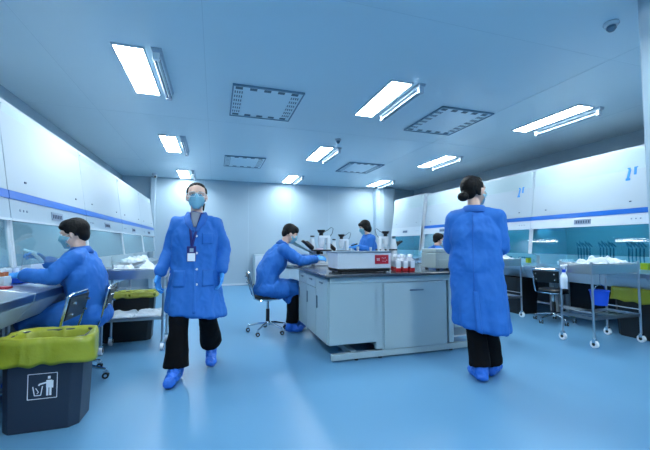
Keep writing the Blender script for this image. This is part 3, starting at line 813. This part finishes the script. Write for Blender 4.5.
def person(label, loc, rz, J, hair='short', seated=False, glasses=False, hem=.5, vox=.009, seed=0, legs=True, flare=.085):
    t = thing('person', label, 'person', loc, rz)
    yaw = R(J.get('ty', 0)); ux = Vector((math.cos(yaw), math.sin(yaw), 0))
    P = {k: Vector(v) for k, v in J.items() if isinstance(v, tuple)}
    HM = Matrix.Translation(P['head']) @ Matrix.Rotation(R(J.get('hy', 0)), 4, 'Z') @ Matrix.Rotation(R(J.get('hp', 0)), 4, 'X') @ Matrix.Rotation(R(J.get('hr', 0)), 4, 'Y') @ Matrix.Scale(J.get('hs', 1.04), 4)
    # ---- body : one continuous skin
    b = MB(); hs = head_shape(); b.add(hs.v, hs.f, HM)
    hb = HM @ Vector((0, -.02, -.05))
    b.cap(P['neck'], hb, .054, .050)
    b.cap(P['neck'], (P['shR']*.55+P['shL']*.45), .05, .055)
    def torso(mb, spec):
        rings = []
        for c, rx, ry, axis in spec:
            a = Vector(axis).normalized(); u = (ux - a*ux.dot(a)).normalized(); v = a.cross(u)
            rings.append((c, u*rx, v*ry))
        mb.loft(rings, 28)
    pel, ch, nk = P['pelvis'], P['chest'], P['neck']
    a1 = ch-pel; a2 = nk-ch
    mid = (pel+ch)/2 + V3(*J.get('bow', (0, 0, 0)))
    up1 = ch*.45+nk*.55; sp = (a1.normalized()+a2.normalized())
    torso(b, [(pel - a1.normalized()*.08, .10, .08, a1), (pel, .16, .105, a1), (mid, .14, .095, a1), (ch, .165, .11, sp), (up1, .14, .08, a2), (nk-a2*.1, .06, .05, a2)])
    for s in 'RL':
        b.limb([P['sh'+s], P['el'+s], P['wr'+s]], [.050, .038, .027]); b.cap(P['sh'+s], ch.lerp(nk, .6), .05, .06)
        hand(b, P['wr'+s], J['hd'+s], J['hn'+s], s, J.get('curl', 25), -.0015)
        if legs:
            b.limb([P['hip'+s], P['kn'+s], P['an'+s]], [.085, .056, .038])
            heel = P['an'+s].copy(); fd = (P['toe'+s]-P['an'+s]); fd.z = 0; fd.normalize()
            b.cap(P['an'+s]-fd*.03-V3(0, 0, .05), P['toe'+s]-fd*.03, .03, .025, flat=((0, 0, 1), .9)); b.cap(P['an'+s], P['an'+s]-fd*.03-V3(0, 0, .05), .035, .03)
    body = b.blob('body', 'skin', t, voxel=.0068, it=3)
    # ---- coat
    c = MB()
    torso(c, [(pel - a1.normalized()*(.02 if not seated else .06), .205, .145, a1), (pel + a1*.1, .205, .15, a1), (mid, .195, .138, a1), (ch, .208, .138 if not seated else .155, sp), (up1, .185, .105, a2), (nk-a2*.28, .12, .085, a2), (nk-a2*.02, .07, .066, a2), (nk+a2*.06, .062, .06, a2)])
    for s in 'RL':
        sh, el, wr = P['sh'+s], P['el'+s], P['wr'+s]
        c.limb([sh, el, el.lerp(wr, .86)], [.070, .055, .044]); c.cap(sh, ch.lerp(nk, .72), .072, .07); c.cap(sh, ch, .07, .09)
    if not seated:
        n = 9; N = 40; rings = []; vs = []; fs = []
        z0_, z1_ = pel.z+.06, hem
        sw = J.get('skirt', (.195, .13, .245, .19, 0, 0))   # rx0, ry0, rx1, ry1, dx, dy
        for i in range(n):
            t_ = i/(n-1); z = z0_+(z1_-z0_)*t_
            cx = pel.x+sw[4]*t_; cy = pel.y+sw[5]*t_; rx = sw[0]+(sw[2]-sw[0])*t_; ry = sw[1]+(sw[3]-sw[1])*t_
            for k in range(N):
                a = 2*PI*k/N; f = 1+.05*t_*math.sin(6*a+seed)+.03*t_*math.sin(11*a+seed*2)
                p = 2.4; rr = (abs(math.cos(a))**p+abs(math.sin(a))**p)**(-1/p)
                x, y = math.cos(a)*rx*f*rr, math.sin(a)*ry*f*rr
                vs.append((cx+x*math.cos(yaw)-y*math.sin(yaw), cy+x*math.sin(yaw)+y*math.cos(yaw), z+t_*J.get('hemtilt', 0)*math.cos(a)))
        for i in range(n-1):
            for k in range(N): fs.append((i*N+k, i*N+(k+1) % N, (i+1)*N+(k+1) % N, (i+1)*N+k))
        fs += [tuple(range(N))[::-1], tuple((n-1)*N+k for k in range(N))]
        c.add(vs, fs)
    else:
        for s in 'RL':
            hp, kn = P['hip'+s], P['kn'+s]
            c.cap(hp+V3(0, -.03, .01), kn, .124, .095)
            drop = J.get('drop', .36)
            c.cap(kn+V3(0, -.02, 0), (kn.x, kn.y-.06, drop+.06), .085, .07, flat=((0, 1, 0), .7))
        m_ = (P['hipR']+P['hipL'])/2; k_ = (P['knR']+P['knL'])/2
        c.cap(m_, k_-V3(0, .03, 0), .12, .085)
        c.ell((pel.x, pel.y-.03, pel.z-.02), (.215, .145, .10))
        c.cap(k_-V3(0, .04, 0), (k_.x, k_.y-.08, J.get('drop', .36)+.08), .08, .065)
    coat = c.blob('lab_coat', 'coat', t, voxel=vox, it=14, nz=((.014, 5, 5, 2.2, seed+3), (.008, 11, 11, 6, seed+9), (.0035, 24, 24, 15, seed+20)))
    # folded collar around the neck
    NM = Matrix.Translation(nk + a2.normalized()*.0) @ a2.to_track_quat('Z', 'Y').to_matrix().to_4x4()
    NM = Matrix.Translation(nk - a2*.05) @ Matrix.Rotation(yaw, 4, 'Z') @ Matrix.Rotation(-math.atan2(a2.y, a2.z)*.9, 4, 'X')
    prof = [(.066, -.01), (.066, .030), (.072, .036), (.080, .030), (.104, -.022), (.098, -.030), (.075, .0)]
    vs = []; fs = []; n = 24
    for i in range(n+1):
        a = R(90+38 + (360-76)*i/n)
        for r, z in prof: vs.append((math.cos(a)*r*1.08, math.sin(a)*r*1.0, z - .02*max(0, math.sin(a))))
    k = len(prof)
    for i in range(n):
        for j in range(k): fs.append((i*k+j, i*k+(j+1) % k, (i+1)*k+(j+1) % k, (i+1)*k+j))
    fs += [tuple(range(k)), tuple(n*k+j for j in range(k))[::-1]]
    MB().add(vs, fs, NM).build('collar', 'coatd', coat, smooth=True)
    # cuffs
    for s in 'RL':
        e, w_ = P['el'+s], P['wr'+s]; dv = (w_-e).normalized()
        MB().cap(e.lerp(w_, .84), e.lerp(w_, .94), .043, .036).blob('cuff', 'coatd', coat, voxel=.006, it=3, nz=((.003, 30, 30, 30, seed),))
        g = MB(); hand(g, w_, J['hd'+s], J['hn'+s], s, J.get('curl', 25), .0012)
        g.cap(e.lerp(w_, .9), w_, .034, .029)
        g.blob('glove', 'glove', t, voxel=.0042, it=2, nz=((.0012, 60, 60, 60, 1),))
    # trousers, shoe covers
    if legs:
        for s in 'RL':
            hp, kn, an = P['hip'+s], P['kn'+s], P['an'+s]
            tr = MB(); tr.cap(hp, kn, .098, .078)
            he = kn.lerp(an, .93); tr.cap(kn, kn.lerp(he, .3), .076, .075)
            tr.cyl(kn.lerp(he, .1), he+V3(0, 0, -.01), .074, flare, seg=24)
            tr.blob('trouser_leg', 'pants', t, voxel=.009, it=3, nz=((.006, 7, 7, 5, seed+30), (.003, 20, 20, 9, seed)))
            fd = (P['toe'+s]-an); fd.z = 0; fd.normalize()
            heel = an-fd*.04; heel.z = max(an.z-.065, .036)
            sc_ = MB(); sc_.cap(heel, P['toe'+s]-fd*.05, .044, .046, flat=((0, 0, 1), .82)); sc_.cap(an+V3(0, 0, .03), (an+heel)/2, .050, .055)
            sc_.cap(an, P['toe'+s]-fd*.10+V3(0, 0, .015), .05, .042)
            sh_ = sc_.blob('shoe_cover', 'cover', t, voxel=.007, it=3, nz=((.006, 22, 22, 22, seed), (.003, 45, 45, 45, seed+5)))
            lo = min(v.co.z for v in sh_.data.vertices)
            if lo < .002 or J.get('flat'+s, True):
                for v in sh_.data.vertices: v.co.z = max(.001, v.co.z-lo*(1 if J.get('flat'+s, True) else 0))
    # ---- face mask and loops
    S = Matrix.Identity(4)
    mk = decal(body, [(.018, -.012, .012), (.010, -.034, .034), (-.004, -.056, .056), (-.025, -.064, .064), (-.05, -.062, .062), (-.075, -.053, .053), (-.095, -.032, .032), (-.106, -.018, .018)], .008, .003, 'face_mask', 'mask', t, 12, HM)
    for s in (-1, 1):
        lp = MB()
        for z in (-.006, -.062):
            pts = [Vector((s*.058, .050, z)), Vector((s*.073, .022, z*.6)), Vector((s*.082, -.002, z*.3+.004))]
            lp.tube([HM @ p for p in pts], .0022, seg=6)
        lp.build('ear_loop', 'label', mk)
    # pleats on the mask
    for z in (-.028, -.052):
        decal(body, [(z-.001, -.05, .05), (z+.003, -.05, .05)], .0112, .0015, 'pleat', 'mask', mk, 10, HM)
    # ---- eyes and brows
    for s in (-1, 1):
        e = MB(); sub = MB().ell((s*.030, .071, .010), (.0115, .010, .0058)); e.add(sub.v, sub.f, HM); ey = e.build('eye', 'label', body, smooth=True)
        e = MB(); sub = MB().ell((s*.030, .0775, .010), (.0055, .005, .0055)); e.add(sub.v, sub.f, HM); e.build('iris', 'eye', ey, smooth=True)
        decal(body, [(.030, s*.030-.016, s*.030+.016), (.035, s*.030-.013, s*.030+.013)], .0005, .002, 'eyebrow', 'hair', body, 6, HM)
    # ---- hair
    h = MB()
    if hair == 'short':
        h.ell((0, -.024, .040), (.083, .094, .088)).ell((0, -.062, -.004), (.066, .046, .066)).ell((0, .012, .078), (.070, .068, .046))
        h.ell((.02, .050, .066), (.048, .030, .026)).ell((-.03, .048, .068), (.040, .030, .024))
        for s in (-1, 1): h.ell((s*.068, -.018, .024), (.018, .042, .046))
    elif hair == 'bob':
        h.ell((0, -.024, .038), (.089, .098, .092)).ell((0, -.045, -.03), (.085, .070, .085)).ell((0, .040, .072), (.062, .050, .036))
        for s in (-1, 1): h.ell((s*.072, .002, -.005), (.022, .045, .065))
    else:
        h.ell((0, -.036, .036), (.081, .086, .088)).ell((0, -.06, .0), (.066, .046, .066)).ell((0, -.006, .082), (.064, .056, .036))
        for s in (-1, 1): h.ell((s*.066, -.022, .036), (.017, .042, .044)).ell((s*.07, -.028, -.002), (.012, .03, .04))
        if hair == 'bun':
            h.cap((0, -.09, -.02), (0, -.125, -.045), .030, .034).ell((.01, -.135, -.05), (.042, .038, .036))
        else: h.cap((0, -.095, -.01), (.0, -.115, -.045), .028, .032).cap((-.06, -.05, -.055), (-.055, -.045, -.11), .010, .006)
    hh = MB().add(h.v, h.f, HM)
    hh.blob('hair', 'hair', t, voxel=.0055, it=3, nz=((.002, 70, 70, 25, seed),))
    if glasses:
        g = MB(); lens = MB()
        for s in (-1, 1):
            pts = [(s*x, y, z) for x, y, z in ((.006, .100, .016), (.012, .101, .028), (.045, .094, .030), (.062, .078, .024), (.062, .077, .002), (.045, .093, -.008), (.016, .101, -.006), (.006, .100, .016))]
            g.tube([HM @ Vector(p) for p in pts], .0017, seg=6)
            g.tube([HM @ Vector(p) for p in ((s*.062, .078, .018), (s*.078, .04, .018), (s*.083, -.01, .012))], .002, seg=6)
            n0 = len(lens.v); lens.add([HM @ Vector(p) for p in pts[:-1]] + [HM @ (Vector(p)+Vector((0, -.002, 0))) for p in pts[:-1]], [tuple(range(7)), tuple(range(7, 14))[::-1]] + [(i, (i+1) % 7, 7+(i+1) % 7, 7+i) for i in range(7)])
        g.tube([HM @ Vector(p) for p in ((-.008, .100, .022), (.008, .100, .022))], .002, seg=6)
        gg = g.build('glasses', 'label', t, smooth=True); lens.build('lenses', 'goggle', gg)
    return t, body, coat, P, HM

# --- walking woman, faces the camera
J = dict(pelvis=(0, 0, .93), chest=(0, .0, 1.22), neck=(0, -.005, 1.425), head=(0, .03, 1.585), hy=5, hp=-2, hs=1.10,
  shR=(.150, 0, 1.325), shL=(-.150, 0, 1.325), elR=(.235, -.04, 1.09), elL=(-.245, -.02, 1.10), wrR=(.295, .06, .885), wrL=(-.235, .08, .895),
  hemtilt=.03, hdR=(.12, .15, -1), hdL=(.02, .2, -1), hnR=(-.8, .3, 0), hnL=(.8, .2, 0), curl=28,
  hipR=(.095, 0, .90), hipL=(-.095, 0, .90), knR=(.115, .15, .50), knL=(-.115, .03, .50), anR=(.125, .19, .10), anL=(-.14, -.20, .19), toeR=(.16, .40, .035), toeL=(-.15, -.02, .05),
  skirt=(.19, .13, .245, .215, -.01, .03), flatL=False)
t, body, coat, P, HM = person('woman walking towards the camera in open collared blue lab coat with badge and face mask', (-.165, 3.44, 0), PI-.04, J, hair='tied', glasses=True, hem=.53, seed=2, flare=.098)
sh = decal(coat, lerp_rows([(1.44, -.058, .058), (1.40, -.045, .045), (1.30, -.012, .012)], 10), .002, .004, 'shirt', 'shirt', t, 6)
lay = coat
for s, nm in ((1, 'lapel'), (-1, 'lapel')):
    a = [(1.425, s*.050, s*.082), (1.385, s*.040, s*.100), (1.345, s*.028, s*.085), (1.335, s*.024, s*.092), (1.26, s*.002, s*.018)]
    decal(coat, lerp_rows(a, 12), .006, .012, nm, 'coatd', coat, 5)
decal(coat, lerp_rows([(1.25, -.012, .012), (.56, -.03, -.006)], 30), .002, .009, 'placket', 'coat', coat, 3)
for z in (1.22, 1.07, .93, .80):
    x = -.004-.017*(1.25-z)/.69-.012; tr_ = BVHTree.FromPolygons([v.co for v in coat.data.vertices], [p.vertices for p in coat.data.polygons])
    hit = tr_.ray_cast(Vector((x, .6, z)), Vector((0, -1, 0)))[0]
    MB().cyl(hit+V3(0, .004, 0), hit+V3(0, .011, 0), .010).build('button', 'label', coat)
for s in (1, -1):
    decal(coat, lerp_rows([(.92, s*.07, s*.17), (.78, s*.07, s*.17)], 8), .001, .008, 'pocket', 'coat', coat, 6)
decal(coat, lerp_rows([(1.25, -.06, -.15), (1.15, -.06, -.15)], 8), .002, .003, 'pocket', 'coat', coat, 6)
ly = decal(coat, lerp_rows([(1.435, .042, .064), (1.33, .028, .050), (1.12, .010, .030)], 24), .012, .003, 'lanyard', 'navy', t, 2)
decal(coat, lerp_rows([(1.435, -.064, -.042), (1.30, -.032, -.010), (1.12, .010, .030)], 24), .0125, .003, 'lanyard', 'navy', t, 2)
hit = tr_.ray_cast(Vector((.02, .6, 1.08)), Vector((0, -1, 0)))[0]
bd = MB().box(-.016, .060, hit.y+.010, hit.y+.016, .995, 1.13).build('badge', 'navy', t, bevel=.004)
MB().box(-.010, .054, hit.y+.0155, hit.y+.018, 1.0, 1.07).build('badge_card', 'label', bd)
MB().box(.005, .037, hit.y+.0155, hit.y+.018, 1.08, 1.112).build('badge_photo', 'pane_grey', bd)

# --- woman with her back to the camera
J = dict(pelvis=(0, 0, .95), chest=(0, .0, 1.25), neck=(0, .0, 1.46), head=(.005, .02, 1.612), hy=-36, hp=0, hs=1.12,
  shR=(.165, 0, 1.365), shL=(-.165, 0, 1.365), elR=(.205, .03, 1.12), elL=(-.205, .03, 1.12), wrR=(.19, .26, 1.14), wrL=(-.12, .28, 1.12),
  hdR=(-.3, 1, .1), hdL=(.4, 1, .0), hnR=(-.8, 0, -.5), hnL=(.8, 0, -.5), curl=30,
  hipR=(.09, 0, .90), hipL=(-.09, 0, .90), knR=(.08, .05, .50), knL=(-.02, .03, .50), anR=(.10, .16, .10), anL=(.02, -.02, .10), toeR=(.14, .36, .035), toeL=(-.07, .14, .035),
  skirt=(.195, .13, .215, .17, .035, .02), hemtilt=-.03)
t, body, coat, P, HM = person('woman with black hair bun standing with her back to the camera in long blue coat', (2.16, 2.52, 0), R(-46), J, hair='bun', hem=.44, seed=6, flare=.085)
BK = Matrix.Rotation(PI, 4, 'Z')
decal(coat, lerp_rows([(1.40, -.004, .004), (.75, -.004, .004)], 30), .001, .002, 'back_seam', 'coatd', coat, 1, BK)
decal(coat, lerp_rows([(.76, -.03, .006), (.42, -.06, -.015)], 24), .003, .010, 'back_vent', 'coat', coat, 3, BK)

# --- man working in the left cabinet
J = dict(pelvis=(0, -.02, .56), chest=(0, .03, .90), neck=(0, .065, 1.10), head=(0, .11, 1.235), hp=-14, bow=(0, -.02, 0), hs=1.1,
  shR=(.17, .06, 1.03), shL=(-.17, .06, 1.03), elR=(.22, .20, .87), elL=(-.24, .16, .885), wrR=(.17, .37, 1.0), wrL=(-.23, .37, .905),
  hdR=(-.1, .5, .35), hdL=(.05, 1, .0), hnR=(-.6, 0, -.8), hnL=(.4, 0, -.9), curl=35,
  hipR=(.10, 0, .55), hipL=(-.10, 0, .55), knR=(.12, .36, .535), knL=(-.13, .34, .535), anR=(.10, .38, .10), anL=(-.10, .36, .10), toeR=(.11, .54, .035), toeL=(-.12, .52, .035), drop=.38)
person('black haired man seated on a stool working with gloved hands in the left cabinet', (-1.06, 3.56, 0), PI/2, J, seated=True, seed=11, flare=.075)
# --- man at the microscope
J = dict(pelvis=(0, -.03, .57), chest=(0, .08, .94), neck=(0, .19, 1.155), head=(0, .275, 1.285), hp=-28, bow=(0, -.05, .02), hs=1.08,
  shR=(.17, .16, 1.075), shL=(-.17, .16, 1.075), elR=(.22, .37, .925), elL=(-.22, .38, .925), wrR=(.17, .60, .95), wrL=(-.12, .60, .95),
  hdR=(-.12, 1, .12), hdL=(.1, 1, .1), hnR=(-.7, 0, -.6), hnL=(.7, 0, -.6), curl=30,
  hipR=(.10, 0, .56), hipL=(-.10, 0, .56), knR=(.09, .31, .55), knL=(-.11, .36, .55), anR=(.11, .28, .10), anL=(-.02, .34, .10), toeR=(.16, .43, .035), toeL=(.0, .50, .035), drop=.36)
person('black haired man seated on a stool looking into the microscope on the island bench', (.70, 4.68, 0), -PI/2, J, seated=True, seed=17, flare=.075)
# --- standing person behind the bench
J = dict(pelvis=(0, 0, .86), chest=(0, .02, 1.13), neck=(0, .03, 1.31), head=(0, .08, 1.455), hp=-22, hs=1.08,
  shR=(.15, .01, 1.24), shL=(-.15, .01, 1.24), elR=(.19, .02, 1.03), elL=(-.19, .03, 1.03), wrR=(.13, .24, 1.09), wrL=(-.14, .25, 1.10),
  hdR=(-.2, 1, .1), hdL=(.2, 1, .1), hnR=(-.8, 0, -.5), hnL=(.8, 0, -.5), curl=35,
  hipR=(.09, 0, .82), hipL=(-.09, 0, .82), knR=(.10, .02, .45), knL=(-.10, .02, .45), anR=(.10, 0, .10), anL=(-.10, 0, .10), toeR=(.11, .19, .035), toeL=(-.11, .19, .035), skirt=(.185, .125, .22, .17, 0, 0))
person('person in blue coat with short bob hair standing behind the island bench looking down', (2.72, 5.95, 0), PI/2-.1, J, hair='bob', hem=.5, vox=.011, seed=23)
t = thing('pipette', 'small dark handheld pipette held by the standing person behind the bench', 'pipette', (2.37, 5.80, 1.13), 0)
MB().cap((.05, 0, .02), (-.06, 0, -.01), .014, .010).build('grip', 'black', t)
MB().cyl((-.06, 0, -.01), (-.14, 0, -.03), .006, .002).build('tip', 'label', t)
t = thing('pipette_gun', 'white pipette gun in the raised right glove of the man at the left cabinet', 'pipette', (-1.47, 3.68, 1.04), 0)
MB().cap((.03, 0, -.05), (-.03, 0, .03), .016, .018).cap((-.03, 0, .03), (-.10, 0, .055), .018, .014).build('grip', 'label', t)
MB().cyl((-.10, 0, .05), (-.115, -.02, -.17), .006, .004).build('tip', 'clear', t)
# --- far seated person
J = dict(pelvis=(0, -.02, .56), chest=(0, .03, .88), neck=(0, .07, 1.09), head=(0, .13, 1.24), hp=-8, hs=1.1,
  shR=(.16, .05, 1.02), shL=(-.16, .05, 1.02), elR=(.22, .22, .86), elL=(-.22, .22, .86), wrR=(.17, .42, .93), wrL=(-.17, .42, .93),
  hdR=(-.1, 1, .05), hdL=(.1, 1, .05), hnR=(-.5, 0, -.8), hnL=(.5, 0, -.8), curl=30,
  hipR=(.10, 0, .55), hipL=(-.10, 0, .55), knR=(.12, .38, .535), knL=(-.12, .38, .535), anR=(.10, .36, .10), anL=(-.10, .36, .10), toeR=(.11, .54, .035), toeL=(-.11, .54, .035), drop=.38)
person('black haired person seated far off at the right wall cabinets behind the centrifuge', (4.28, 6.2, 0), -PI/2, J, seated=True, vox=.012, seed=29, flare=.075)
